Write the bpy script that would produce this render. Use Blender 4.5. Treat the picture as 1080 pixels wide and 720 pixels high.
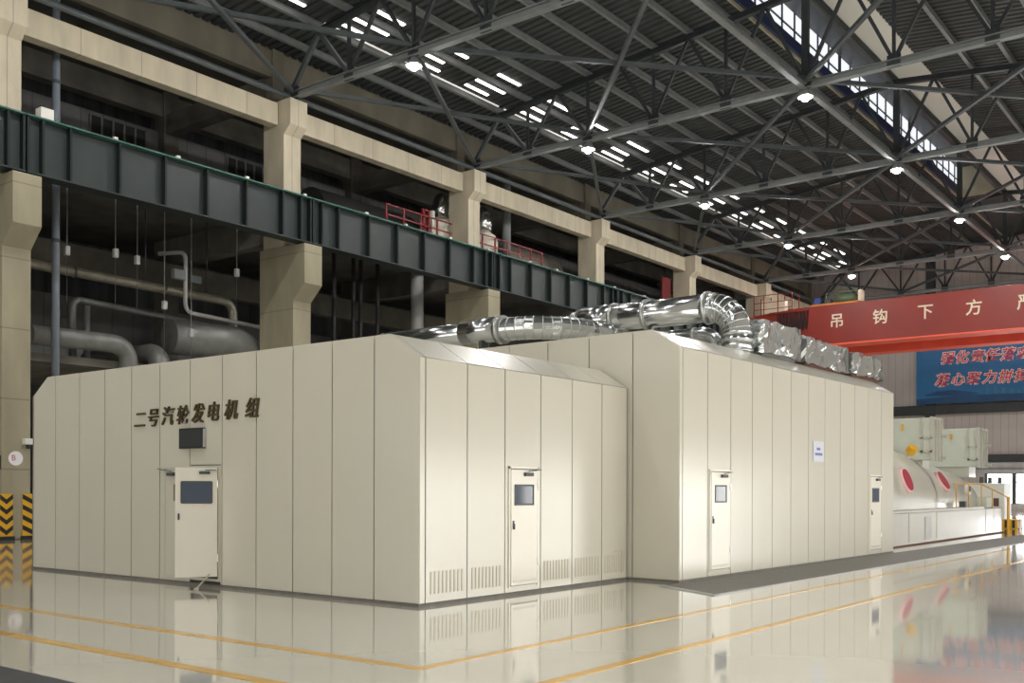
import bpy, math, random
from mathutils import Vector, Matrix, noise as mnoise
R = math.radians
for o in list(bpy.data.objects): bpy.data.objects.remove(o)
SC = bpy.context.scene
COL = SC.collection

# ------------------------------------------------------------------ camera
cam_d = bpy.data.cameras.new('camera'); cam = bpy.data.objects.new('camera', cam_d); COL.objects.link(cam)
cam.matrix_world = (Matrix.Translation((0, 0, 1.72)) @ Matrix.Rotation(R(37.68 - 90), 4, 'Z')
                    @ Matrix.Rotation(R(90), 4, 'X') @ Matrix.Rotation(R(0.15), 4, 'Z'))
cam_d.sensor_width = 36; cam_d.lens = 1073.5 / 1080 * 36
cam_d.shift_y = (514.9 - 360) / 1080
cam_d.clip_end = 400
SC.camera = cam
# ------------------------------------------------------------------ light levels
EXPOSURE = 0.08
LAMP = 800.0          # high-bay lenses
SIDE_WINDOW = 7.2     # daylight through the windows of the near side wall
END_WINDOW = 9.0      # daylight through the glazing of the end wall
BACK_WINDOW = 3.0
RIDGE = 0.95           # ridge monitor glazing
SLIT = 3.0           # roof light strips
PANEL = 0.11          # dim translucent roof sheets
w = bpy.data.worlds.new('world'); SC.world = w; w.use_nodes = True
w.node_tree.nodes['Background'].inputs[0].default_value = (.8, .9, 1, 1)
w.node_tree.nodes['Background'].inputs[1].default_value = 0.6
SC.view_settings.view_transform = 'Standard'
try: SC.view_settings.look = 'None'
except Exception: pass
SC.view_settings.exposure = EXPOSURE
SC.view_settings.gamma = 1
SC.view_settings.use_curve_mapping = False

# ------------------------------------------------------------------ materials
def srgb(r, g, b):
    f = lambda c: (c / 255 / 12.92) if c / 255 <= .04045 else ((c / 255 + .055) / 1.055) ** 2.4
    return (f(r), f(g), f(b), 1)
M = {}
COAT_IOR = {'floor_epoxy': 1.75, 'line_yellow': 1.5}
def mat(name, col, rough=.5, metal=0, var=.0, scale=3., bump=0., bscale=20., spec=.5, streak=None, joints=None, rvar=0, coat=0, coat_rough=.05):
    m = bpy.data.materials.new(name); m.use_nodes = True
    nt = m.node_tree; b = nt.nodes['Principled BSDF']
    b.inputs['Base Color'].default_value = col; b.inputs['Roughness'].default_value = rough
    b.inputs['Metallic'].default_value = metal; b.inputs['Specular IOR Level'].default_value = spec
    b.inputs['Coat IOR'].default_value = COAT_IOR.get(name, 1.5)
    if coat: b.inputs['Coat Weight'].default_value = coat; b.inputs['Coat Roughness'].default_value = coat_rough
    tc = nt.nodes.new('ShaderNodeTexCoord'); L = nt.links.new
    vec = tc.outputs['Object']
    if var:
        mp = nt.nodes.new('ShaderNodeMapping'); L(vec, mp.inputs[0])
        mp.inputs['Scale'].default_value = streak or (1, 1, 1)
        n = nt.nodes.new('ShaderNodeTexNoise'); n.inputs['Scale'].default_value = scale; n.inputs['Detail'].default_value = 5
        L(mp.outputs[0], n.inputs['Vector'])
        r = nt.nodes.new('ShaderNodeMapRange'); L(n.outputs['Fac'], r.inputs[0])
        r.inputs[1].default_value = .3; r.inputs[2].default_value = .7
        r.inputs[3].default_value = 1 - var; r.inputs[4].default_value = 1 + var
        mx = nt.nodes.new('ShaderNodeVectorMath'); mx.operation = 'SCALE'
        mx.inputs[0].default_value = col[:3]; L(r.outputs[0], mx.inputs['Scale'])
        out = mx.outputs[0]
        if joints:
            sx = nt.nodes.new('ShaderNodeSeparateXYZ'); L(vec, sx.inputs[0])
            fr = nt.nodes.new('ShaderNodeMath'); fr.operation = 'PINGPONG'; L(sx.outputs['XYZ'.index(joints[0])], fr.inputs[0]); fr.inputs[1].default_value = joints[1] / 2
            lt = nt.nodes.new('ShaderNodeMapRange'); L(fr.outputs[0], lt.inputs[0])
            lt.inputs[1].default_value = 0; lt.inputs[2].default_value = joints[2]; lt.inputs[3].default_value = .55; lt.inputs[4].default_value = 1
            m2 = nt.nodes.new('ShaderNodeVectorMath'); m2.operation = 'SCALE'; L(out, m2.inputs[0]); L(lt.outputs[0], m2.inputs['Scale']); out = m2.outputs[0]
        L(out, b.inputs['Base Color'])
        if rvar:
            r2 = nt.nodes.new('ShaderNodeMapRange'); L(n.outputs['Fac'], r2.inputs[0])
            r2.inputs[1].default_value = .3; r2.inputs[2].default_value = .7
            r2.inputs[3].default_value = max(0, rough - rvar); r2.inputs[4].default_value = rough + rvar
            L(r2.outputs[0], b.inputs['Roughness'])
    if bump:
        n2 = nt.nodes.new('ShaderNodeTexNoise'); n2.inputs['Scale'].default_value = bscale; n2.inputs['Detail'].default_value = 3
        L(vec, n2.inputs['Vector'])
        bp = nt.nodes.new('ShaderNodeBump'); bp.inputs['Strength'].default_value = bump; bp.inputs['Distance'].default_value = .05
        L(n2.outputs['Fac'], bp.inputs['Height']); L(bp.outputs[0], b.inputs['Normal'])
    M[name] = m; return m
def emat(name, col, s, base=(.8, .8, .8, 1)):
    m = bpy.data.materials.new(name); m.use_nodes = True; b = m.node_tree.nodes['Principled BSDF']
    b.inputs['Base Color'].default_value = base; b.inputs['Roughness'].default_value = .3
    b.inputs['Emission Color'].default_value = col; b.inputs['Emission Strength'].default_value = s
    M[name] = m; return m

mat('floor_epoxy', (.76, .735, .65, 1), .09, var=.06, scale=.35, rvar=.03, coat=1.0, coat_rough=.05, spec=.5)
mat('line_yellow', srgb(222, 168, 48), .16, var=.12, scale=3, coat=.3, coat_rough=.05)
mat('panel_cream', (.64, .61, .515, 1), .28, var=.015, scale=.8, coat=.8, coat_rough=.24)
mat('panel_door', (.84, .80, .70, 1), .3, var=.01, scale=2, coat=.4, coat_rough=.2)  # door paint, lightened to hold the light that the open leaf catches
mat('seam_dark', (.10, .095, .08, 1), .7)
mat('plinth', (.16, .15, .13, 1), .6, var=.15, scale=6)
mat('concrete', (.33, .295, .205, 1), .75, var=.16, scale=1.1, streak=(1, 1, .25), bump=.15, bscale=9, joints=('Z', 2.3, .03))  # lower shafts and corbels: their weaker light is put into this darker tone
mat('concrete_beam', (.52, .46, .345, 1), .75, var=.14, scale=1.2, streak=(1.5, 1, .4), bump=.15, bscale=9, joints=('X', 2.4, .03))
mat('concrete_shaded', (.15, .135, .10, 1), .8, var=.2, scale=.8, streak=(1, 1, .4), bump=.1)  # roof shadow on the eaves beams and stubs is put into this tone
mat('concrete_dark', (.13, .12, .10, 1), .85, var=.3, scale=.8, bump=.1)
mat('bay_wall', (.075, .08, .085, 1), .8, var=.35, scale=.7, streak=(3, 3, .3), joints=('X', .9, .04))  # the bay's lack of light is put into this dark wall colour
mat('bay_panel', (.17, .17, .17, 1), .7, var=.15, scale=1.5, joints=('X', 1.1, .05))
mat('girder_green', (.017, .026, .026, 1), .5, var=.12, scale=1.5)
mat('girder_edge', (.04, .12, .10, 1), .5, var=.2, scale=3)
mat('girder_rib', (.008, .014, .014, 1), .6, spec=.3)
mat('steel_dark', (.03, .037, .04, 1), .5, var=.2, scale=2)
mat('steel_mid', (.07, .082, .086, 1), .45, var=.15, scale=2)
mat('steel_light', (.20, .212, .212, 1), .45, var=.12, scale=2)
mat('steel_pale', (.45, .45, .44, 1), .4, var=.1, scale=2)
mat('roof_deck', (.050, .055, .055, 1), .6, var=.18, scale=.5)
mat('roof_blue', (.03, .045, .12, 1), .5)
mat('monitor_cream', (.42, .38, .27, 1), .7, var=.1, scale=1)
mat('cladding', (.48, .445, .42, 1), .6, var=.06, scale=.6, joints=('Y', .6, .03))
mat('wall_plain', (.45, .43, .39, 1), .7, var=.08, scale=.5)
mat('duct_metal', (.66, .68, .69, 1), .17, 1, var=.06, scale=1.5, bump=.04, bscale=4)
mat('duct_seam', (.60, .61, .60, 1), .32, 1)
mat('foil', (.70, .72, .72, 1), .2, 1, bump=.25, bscale=5)
mat('pipe_grey', (.22, .22, .21, 1), .4, .3, var=.15, scale=3)
mat('pipe_beige', (.34, .31, .25, 1), .35, .4, var=.15, scale=3)
mat('pipe_blue', (.20, .23, .27, 1), .5, var=.08, scale=3)
mat('pipe_dark', (.05, .05, .05, 1), .4, .3)
mat('red_crane', (.26, .024, .015, 1), .45, var=.1, scale=.5)
mat('red_lit', (.95, .13, .07, 1), .45, var=.06, scale=1)  # crane red raised, with bounce light from the floor put into the colour
mat('red_rail', (.25, .022, .026, 1), .5)
mat('red_dim', (.17, .02, .022, 1), .6)
mat('red_disc', (.40, .02, .05, 1), .4)
mat('letter_cream', (.85, .74, .56, 1), .6)
mat('bronze', (.10, .075, .035, 1), .4, .4)
mat('banner_blue', srgb(34, 108, 160), .5, var=.18, scale=.25, streak=(1, .4, 2))
mat('banner_navy', srgb(26, 74, 116), .5, var=.2, scale=.8)
mat('banner_haze', srgb(62, 118, 146), .5, var=.2, scale=1.5)
mat('banner_red', srgb(214, 40, 44), .5)
mat('banner_pink', srgb(246, 205, 200), .5)
mat('black_matte', (.02, .02, .022, 1), .4)
mat('screen', (.045, .047, .047, 1), .35)
mat('white_paint', (.74, .72, .66, 1), .4, var=.04, scale=2)
mat('machine_white', (.52, .505, .44, 1), .3, var=.04, scale=1, coat=.2)
mat('machine_green', (.58, .61, .52, 1), .4, var=.04, scale=2)
mat('paper', (.66, .68, .76, 1), .6)
mat('paper_ink', (.16, .20, .45, 1), .6)
mat('yellow', srgb(222, 168, 36), .4)
mat('orange', (.75, .25, .04, 1), .5)
mat('blue_paint', (.05, .09, .30, 1), .5)
mat('green_paint', (.12, .18, .10, 1), .5)
mat('sign_white', (.85, .83, .84, 1), .5)
mat('sign_pink', (.55, .25, .30, 1), .5)
mat('mat_black', (.05, .052, .055, 1), .55, var=.2, scale=8)
mat('grating', (.17, .16, .145, 1), .6, var=.25, scale=25)
mat('insulation', (.80, .76, .64, 1), .6, var=.1, scale=4, bump=.4, bscale=5)
mat('chrome', (.5, .5, .48, 1), .25, 1)
mat('vent_slot', (.56, .52, .42, 1), .6)
mat('brown_cloth', (.13, .06, .045, 1), .7)
mat('glass_door', (.09, .11, .15, 1), .06, 0, spec=.35)
emat('lamp_lens', (1, .985, .95, 1), LAMP)
emat('day_window', (1, .98, .94, 1), SIDE_WINDOW)
emat('day_end', (1, 1, 1, 1), END_WINDOW)
emat('day_back', (1, .98, .90, 1), BACK_WINDOW)
emat('day_ridge', (.90, .94, 1, 1), RIDGE)
emat('day_slit', (1, .95, .90, 1), SLIT)
emat('day_pale', (1, .96, .86, 1), .55)
emat('sheet_translucent', (1, .97, .86, 1), PANEL, (.6, .58, .5, 1))

# ------------------------------------------------------------------ mesh helpers
ROOT = {}
class MB:
    def __init__(s): s.v = []; s.f = []
    def add(s, vs, fs):
        n = len(s.v); s.v += [tuple(v) for v in vs]; s.f += [tuple(i + n for i in f) for f in fs]; return s
    def box(s, x0, x1, y0, y1, z0, z1):
        return s.add([(x0, y0, z0), (x1, y0, z0), (x1, y1, z0), (x0, y1, z0), (x0, y0, z1), (x1, y0, z1), (x1, y1, z1), (x0, y1, z1)],
                     [(0, 3, 2, 1), (4, 5, 6, 7), (0, 1, 5, 4), (1, 2, 6, 5), (2, 3, 7, 6), (3, 0, 4, 7)])
    def frame(s, p, q):
        p = Vector(p); q = Vector(q); d = (q - p).normalized()
        up = Vector((0, 0, 1)) if abs(d.z) < .99 else Vector((1, 0, 0))
        side = d.cross(up).normalized(); up = side.cross(d)
        return p, q, d, side, up
    def bar(s, p, q, w, h=None):
        h = h or w; p, q, d, a, u = s.frame(p, q); vs = []
        for e in (p, q):
            for i, j in ((-1, -1), (1, -1), (1, 1), (-1, 1)): vs.append(e + a * (w / 2 * i) + u * (h / 2 * j))
        return s.add(vs, [(0, 1, 2, 3), (7, 6, 5, 4), (0, 4, 5, 1), (1, 5, 6, 2), (2, 6, 7, 3), (3, 7, 4, 0)])
    def ibeam(s, p, q, w, h, tf=.03, tw=.03):
        p, q, d, a, u = s.frame(p, q)
        o = u * (h / 2 - tf / 2)
        s.bar(p + o, q + o, w, tf); s.bar(p - o, q - o, w, tf); s.bar(p, q, tw, h - 2 * tf); return s
    def prism(s, poly, off):
        n = len(poly); off = Vector(off); a = [Vector(p) for p in poly]
        vs = a + [p + off for p in a]
        return s.add(vs, [tuple(range(n))[::-1], tuple(range(n, 2 * n))] + [(i, (i + 1) % n, n + (i + 1) % n, n + i) for i in range(n)])
    def tube(s, path, r, n=20, caps=True):
        P = [Vector(p) for p in path]; rs = r if isinstance(r, (list, tuple)) else [r] * len(P)
        T = []
        for i in range(len(P)):
            t = (P[min(i + 1, len(P) - 1)] - P[max(i - 1, 0)]); T.append(t.normalized())
        up = Vector((0, 0, 1)) if abs(T[0].z) < .95 else Vector((1, 0, 0))
        a = T[0].cross(up).normalized(); vs = []
        for i, p in enumerate(P):
            a = (a - T[i] * a.dot(T[i])).normalized(); b = T[i].cross(a)
            for k in range(n):
                t = 2 * math.pi * k / n; vs.append(p + (a * math.cos(t) + b * math.sin(t)) * rs[i])
        fs = [(i * n + k, i * n + (k + 1) % n, (i + 1) * n + (k + 1) % n, (i + 1) * n + k) for i in range(len(P) - 1) for k in range(n)]
        if caps: fs += [tuple(range(n))[::-1], tuple(range((len(P) - 1) * n, len(P) * n))]
        return s.add(vs, fs)
    def cyl(s, p, q, r, n=20): return s.tube([p, q], r, n)
    def lathe(s, c, prof, n=24):
        c = Vector(c); vs = []
        for r, z in prof:
            for k in range(n): vs.append(c + Vector((r * math.cos(2 * math.pi * k / n), r * math.sin(2 * math.pi * k / n), z)))
        m = len(prof)
        fs = [(i * n + k, i * n + (k + 1) % n, (i + 1) * n + (k + 1) % n, (i + 1) * n + k) for i in range(m - 1) for k in range(n)]
        fs += [tuple(range(n))[::-1], tuple(range((m - 1) * n, m * n))]
        return s.add(vs, fs)
    def build(s, name, m, parent=None, smooth=False, bevel=0, label=None):
        me = bpy.data.meshes.new(name)
        off = Vector(ROOT.get(parent.name, (0, 0, 0))) if parent else Vector((0, 0, 0))
        me.from_pydata([tuple(Vector(v) - off) for v in s.v], [], s.f); me.update()
        me.materials.append(M[m])
        if smooth:
            for p in me.polygons: p.use_smooth = len(p.vertices) == 4
        o = bpy.data.objects.new(name, me); COL.objects.link(o)
        if parent: o.parent = parent; ROOT[o.name] = tuple(off)
        if bevel:
            b = o.modifiers.new('bevel', 'BEVEL'); b.width = bevel; b.segments = 2; b.limit_method = 'ANGLE'
        if label: o['label'] = label
        return o
def tag(o, label, cat, group=None, kind=None):
    o['label'] = label; o['category'] = cat
    if group: o['group'] = group
    if kind: o['kind'] = kind
    return o
def thing(name, loc, label, cat, group=None):
    o = bpy.data.objects.new(name, None); COL.objects.link(o); o.location = loc; o.empty_display_size = .3
    ROOT[o.name] = tuple(loc); return tag(o, label, cat, group)
def structure(o): o['kind'] = 'structure'; return o
KIDS = {}
def copy_tree(o, loc, label=None, group=None):
    r = o.copy(); COL.objects.link(r); r.location = loc
    if label: r['label'] = label
    if group: r['group'] = group
    for ch in o.children:
        c = ch.copy(); COL.objects.link(c); c.parent = r
        for g in ch.children:
            d = g.copy(); COL.objects.link(d); d.parent = c
    return r
def text_data(body, size, extrude=0.01, offset=0.0, shear=0.0):
    cu = bpy.data.curves.new('text', 'FONT'); cu.body = body; cu.size = size; cu.extrude = extrude; cu.offset = offset; cu.shear = shear
    cu.align_x = 'CENTER'; cu.align_y = 'CENTER'; cu.resolution_u = 3
    t = bpy.data.objects.new('text', cu); COL.objects.link(t)
    bpy.context.view_layer.update()
    me = bpy.data.meshes.new_from_object(t.evaluated_get(bpy.context.evaluated_depsgraph_get()))
    vs = [v.co.copy() for v in me.vertices]; fs = [tuple(p.vertices) for p in me.polygons]
    bpy.data.objects.remove(t); bpy.data.curves.remove(cu); bpy.data.meshes.remove(me)
    if vs:
        cx = (min(v.x for v in vs) + max(v.x for v in vs)) / 2; cy = (min(v.y for v in vs) + max(v.y for v in vs)) / 2
        for v in vs: v.x -= cx; v.y -= cy
    return vs, fs
def put_text(mb, body, size, at, facing='-X', **k):
    vs, fs = text_data(body, size, **k); at = Vector(at); out = []
    for v in vs:
        if facing == '-X': out.append(at + Vector((-v.z, -v.x, v.y)))
        else: out.append(at + Vector((v.x, -v.z, v.y)))
    return mb.add(out, fs)
def arc(c, u, v, r, a0, a1, n):
    c = Vector(c); u = Vector(u); v = Vector(v)
    return [c + u * (r * math.cos(a0 + (a1 - a0) * i / n)) + v * (r * math.sin(a0 + (a1 - a0) * i / n)) for i in range(n + 1)]

# =================================================================== SETTING
S = 12.06
XR = lambda k: 16.92 + S * k        # far edge of column k
XC = lambda k: XR(k) - .49
XEND = 90.0
ZT = lambda y: 22.3 - .105 * abs(y - 16.1)     # top chord
ZD = lambda y: 22.74 - .105 * abs(y - 16.1)    # roof sheet
structure(MB().box(-22, XEND + 8, -2.4, 47, -.3, 0).build('floor', 'floor_epoxy'))

# roof sheeting: corrugated steel laid down the slope
def deck(x0, x1, y0, y1):
    m = MB(); x = x0; pit = .42; prof = []
    while x < x1:
        prof += [(x, 0), (x + .22, 0), (x + .26, .09), (x + .38, .09)]; x += pit
    prof.append((x, 0)); ys = [y0, y1]; vs = []
    for th in (0, .04):
        for y in ys:
            for px, pz in prof: vs.append((px, y, ZD(y) + pz + th))
    n = len(prof); fs = []
    for i in range(n - 1):
        fs.append((i, i + 1, n + i + 1, n + i)); fs.append((2 * n + i, 3 * n + i, 3 * n + i + 1, 2 * n + i + 1))
    return m.add(vs, fs)
rd = deck(-22, XEND, 19.0, 36.0); rd2 = deck(-22, XEND, -2.4, 14.6)
rd.add(rd2.v, rd2.f)
rd.box(-22, XEND, 16.2, 16.34, ZD(16.3) - .1, 24.35)                 # monitor near cheek
lid = MB().prism([(-22, 16.2, 24.3), (-22, 19.2, 24.45), (-22, 19.2, 24.55), (-22, 16.2, 24.4)], (XEND + 22, 0, 0))   # monitor lid
structure(lid.build('trim_60', 'steel_dark'))
ceil_o = structure(rd.build('ceiling', 'roof_deck'))
structure(MB().box(-22, XEND, 19.0, 19.1, ZD(19) - .12, 22.95).build('trim_1', 'monitor_cream'))
structure(MB().box(-22, XEND, 18.86, 19.14, 22.45, 22.98).build('trim_2', 'roof_blue'))
# monitor glazing, one window per bay
for n in range(1, 6):
    x0, x1 = XC(n) + .1, XC(n + 1) - .1
    if n == 5: x1 = 76
    fr = MB()
    for i in range(9):
        x = x0 + (x1 - x0) * i / 8; fr.box(x - .03, x + .03, 19.0, 19.08, 22.98, 24.4)
    fr.box(x0, x1, 19.0, 19.08, 23.5, 23.55)
    o = structure(fr.build('window_%d' % (n + 20), 'steel_dark'))
    MB().box(x0, x1, 19.09, 19.13, 22.98, 24.42).build('pane', 'day_ridge', o)
structure(MB().box(76, 76.2, 16.34, 19.0, 22.3, 24.4).build('trim_3', 'monitor_cream'))
structure(MB().prism([(76.2, 16.2, ZD(16.2)), (76.2, 19.0, ZD(19)), (76.2, 19.0, ZD(19) + .05), (76.2, 16.2, ZD(16.2) + .05)], (XEND - 76.2, 0, 0)).build('trim_61', 'roof_deck'))
# dim translucent sheets beside the ridge
structure(MB().prism([(-22, 14.6, ZD(14.6)), (-22, 16.2, ZD(16.2)), (-22, 16.2, ZD(16.2) + .05), (-22, 14.6, ZD(14.6) + .05)], (XEND + 22, 0, 0)).build('trim_4', 'sheet_translucent'))

# walls
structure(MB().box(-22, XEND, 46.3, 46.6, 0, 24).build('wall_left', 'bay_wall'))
wr = MB(); wz = [(1.2, 6.2)]
wr.box(-22, XEND, -2.4, -2.1, 0, .2); wr.box(-22, XEND, -2.4, -2.1, 2.5, 22)
wr.box(-22, XC(-1) + .8, -2.4, -2.1, .2, 2.5); wr.box(XC(2) - .8, XEND, -2.4, -2.1, .2, 2.5)
for k in (0, 1): wr.box(XC(k) - .8, XC(k) + .8, -2.4, -2.1, .2, 2.5)
structure(wr.build('wall_right', 'wall_plain'))
for k in range(-1, 2):
    fr = MB(); x0, x1 = XC(k) + .8, XC(k + 1) - .8
    for i in range(7):
        x = x0 + (x1 - x0) * i / 6; fr.box(x - .04, x + .04, -2.3, -2.2, .2, 2.5)
    for z in (.23, 2.47): fr.box(x0, x1, -2.3, -2.2, z - .04, z + .04)
    o = structure(fr.build('window_%d' % (k + 40), 'steel_mid'))
    MB().box(x0, x1, -2.36, -2.32, .2, 2.5).build('pane', 'day_window', o)
wb = MB(); wb.box(-22.3, -22, -2.4, 47, 0, 2); wb.box(-22.3, -22, -2.4, 47, 8, 24)
for y in (-2.4, 8, 18, 28, 38, 46): wb.box(-22.3, -22, y, y + 1, 2, 8)
structure(wb.build('wall_back', 'wall_plain'))
for n, y in enumerate((-1.4, 9, 19, 29)):
    o = structure(MB().box(-22.2, -22.1, y, y + 9, 4.95, 5.05).build('window_%d' % (n + 60), 'steel_mid'))
    MB().box(-22.28, -22.22, y, y + 9, 2, 8).build('pane', 'day_back', o)
# end wall with its big glazed opening
we = MB(); X0 = XEND
we.box(X0, X0 + .3, 20.4, 47, 0, 24); we.box(X0, X0 + .3, -2.4, 20.4, 3.05, 24)
we.box(X0, X0 + .3, -2.4, 20.4, 0, .55)
structure(we.build('wall_end', 'cladding'))
structure(MB().box(X0 - .25, X0, -2.4, 34, 4.0, 4.6).build('trim_5', 'steel_dark'))
structure(MB().box(X0 - .3, X0, -2.4, 34, 8.05, 8.85).build('trim_6', 'steel_dark'))
structure(MB().box(X0 - .12, X0, -2.4, 23.0, 3.05, 3.95).build('trim_7', 'steel_pale'))
structure(MB().box(X0 - .2, X0, -2.4, 23.0, 3.38, 3.5).build('trim_8', 'steel_light'))
structure(MB().box(X0 - .4, X0, 24.3, 25.0, 0, 21.6).build('trim_9', 'steel_dark'))
for n, (ya, yb) in enumerate(((18.28, 20.3), (12.2, 18.12), (6, 12.04), (-2, 5.9))):
    fr = MB()
    for y in (ya, yb): fr.box(X0 + .05, X0 + .15, y - .09, y + .09, .55, 3.05)
    fr.box(X0 + .05, X0 + .15, ya, yb, 2.3, 2.36)
    if n == 1: fr.box(X0 + .05, X0 + .15, 17.1, 17.22, .55, 2.3)
    fr.box(X0 + .02, X0 + .18, ya - .09, yb + .09, .5, .62); fr.box(X0 + .02, X0 + .18, ya - .09, yb + .09, 2.98, 3.08)
    o = structure(fr.build('window_%d' % (n + 1), 'steel_mid'))
    MB().box(X0 + .2, X0 + .24, ya, yb, .55, 3.05).build('pane', 'day_end', o)

# the open service bay behind the columns: slabs, beams and back wall panels
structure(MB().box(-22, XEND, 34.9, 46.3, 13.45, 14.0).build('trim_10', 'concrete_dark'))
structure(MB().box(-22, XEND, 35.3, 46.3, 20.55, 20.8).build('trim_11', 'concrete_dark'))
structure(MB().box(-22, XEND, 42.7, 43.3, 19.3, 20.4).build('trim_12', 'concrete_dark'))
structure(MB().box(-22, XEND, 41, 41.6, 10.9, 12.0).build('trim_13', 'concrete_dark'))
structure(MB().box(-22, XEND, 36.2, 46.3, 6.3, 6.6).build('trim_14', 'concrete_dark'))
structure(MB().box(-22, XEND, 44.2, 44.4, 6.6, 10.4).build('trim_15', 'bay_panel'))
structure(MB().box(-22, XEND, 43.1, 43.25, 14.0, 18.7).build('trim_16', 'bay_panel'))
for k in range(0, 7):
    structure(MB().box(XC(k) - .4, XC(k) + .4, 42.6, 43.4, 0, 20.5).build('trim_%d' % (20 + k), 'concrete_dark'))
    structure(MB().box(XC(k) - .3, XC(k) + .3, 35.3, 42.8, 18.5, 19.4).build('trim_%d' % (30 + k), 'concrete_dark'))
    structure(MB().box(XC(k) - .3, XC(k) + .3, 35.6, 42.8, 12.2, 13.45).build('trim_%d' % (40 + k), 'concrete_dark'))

# =================================================================== COLUMNS, BEAMS, GIRDERS
ORD = ['first', 'second', 'third', 'fourth', 'fifth', 'sixth', 'seventh']
for k in range(7):
    x1 = XR(k); x0 = x1 - .96
    lab = ('stout beige concrete column nearest, carrying the round white B sign' if k == 0 else
           '%s beige concrete column of the row, counted from the one with the B sign' % ORD[k])
    t = thing('concrete_column', (XC(k), 34.3, 0), lab, 'column', 'concrete columns of the hall')
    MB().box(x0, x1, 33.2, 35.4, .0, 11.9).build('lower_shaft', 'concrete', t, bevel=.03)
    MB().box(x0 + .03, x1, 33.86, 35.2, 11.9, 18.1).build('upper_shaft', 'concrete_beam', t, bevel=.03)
    MB().prism([(x0, 33.25, 9.5), (x0, 32.5, 10.2), (x0, 32.5, 11.85), (x0, 33.25, 11.85)], (.96, 0, 0)).build('corbel', 'concrete', t, bevel=.02)
    MB().prism([(x0 + .03, 33.9, 16.6), (x0 + .03, 33.45, 17.0), (x0 + .03, 33.45, 18.1), (x0 + .03, 33.9, 18.1)], (.93, 0, 0)).build('capital', 'concrete_beam', t, bevel=.02)
    MB().box(XC(k) - .3, XC(k) + .3, 34.75, 35.2, 18.1, 20.5).build('roof_stub', 'concrete_shaded', t)
for k in range(-1, 6):
    x0, x1 = XR(k), XR(k + 1) - .96
    nm = 'between the %s and %s concrete columns' % (ORD[k], ORD[k + 1]) if k >= 0 else 'entering the picture before the first concrete column'
    if k >= 0:
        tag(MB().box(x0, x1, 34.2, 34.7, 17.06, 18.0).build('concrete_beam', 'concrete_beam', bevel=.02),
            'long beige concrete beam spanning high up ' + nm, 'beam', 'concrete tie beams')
        tag(MB().box(x0 - .2, x1 + .2, 34.85, 35.15, 19.3, 20.45).build('eaves_beam', 'concrete_shaded', bevel=.02),
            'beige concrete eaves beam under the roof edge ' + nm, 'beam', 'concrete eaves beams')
    a, b = XC(k) + .02, XC(k + 1) - .02
    t = thing('runway_girder', (a, 32.8, 11.9), 'dark green steel crane runway girder ' + nm, 'girder', 'crane runway girders')
    MB().box(a, b, 32.78, 32.82, 11.95, 13.75).build('web', 'girder_green', t)
    MB().box(a, b, 32.5, 33.15, 13.75, 13.8).build('top_flange', 'girder_edge', t)
    MB().box(a, b, 32.52, 33.15, 11.9, 11.95).build('bottom_flange', 'girder_green', t)
    MB().box(a, b, 32.9, 33.0, 13.8, 13.92).build('rail', 'steel_mid', t)
    n = 8
    xs = [a + .05, a + .55] + [a + 1.5 + (b - a - 3.0) * i / 5 for i in range(6)] + [b - .55, b - .05]
    if k == -1: xs = xs[5:]
    for x in xs: MB().box(x - .04, x + .04, 32.56, 32.78, 11.95, 13.75).build('stiffener', 'girder_rib', t)
    for x in ((a + 3.1, a + 5.6, a + 8.7, b - .4) if k >= 0 else ()):
        MB().box(x - .07, x + .07, 32.5, 32.62, 13.8, 13.88).build('rail_clip', 'white_paint', t)

# =================================================================== ROOF STEEL
def bn(i): return 16.1 + 3.57 * i
def make_truss(X, label):
    t = thing('roof_truss', (X, 16.1, 18.2), label, 'truss', 'roof trusses')
    y0, y1 = -1.9, 33.9
    MB().ibeam((X, y0, 18.35), (X, y1, 18.35), .30, .28, .04, .06).build('bottom_chord', 'steel_light', t)  # paler than the other members, light from below put into its colour
    for sgn in (-1, 1):
        ye = 16.1 + sgn * 16.07
        MB().ibeam((X, 16.1, ZT(16.1)), (X, ye, ZT(ye)), .26, .26, .035, .05).build('top_chord', 'steel_dark', t)
    for i in range(-4, 5):
        y = bn(i); wd = .26 if i == 0 else .12
        MB().bar((X, y, 18.45), (X, y, ZT(y)), wd).build('post', 'steel_dark', t)
    for i in range(-5, 5):
        yt = bn(i + .5)
        for j in (i, i + 1):
            out = (i == 4) or (i == -5)
            MB().bar((X, bn(j) + (.0), 18.45), (X, yt, ZT(yt)), .17 if out else .13).build('diagonal', 'steel_mid' if out else 'steel_dark', t)
    for i in range(-5, 6):
        y = min(max(bn(i), -1.6), 33.7); MB().box(X - .04, X + .04, y - .26, y + .26, 18.2, 18.7).build('gusset_plate', 'steel_dark', t)
    return t
proto = make_truss(XC(1), 'dark steel roof truss resting on the second concrete column')
for k in range(2, 7):
    copy_tree(proto, (XC(k), 16.1, 18.2), 'dark steel roof truss resting on the %s concrete column' % ORD[k] if k < 6 else 'dark steel roof truss standing against the far end wall')
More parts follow.
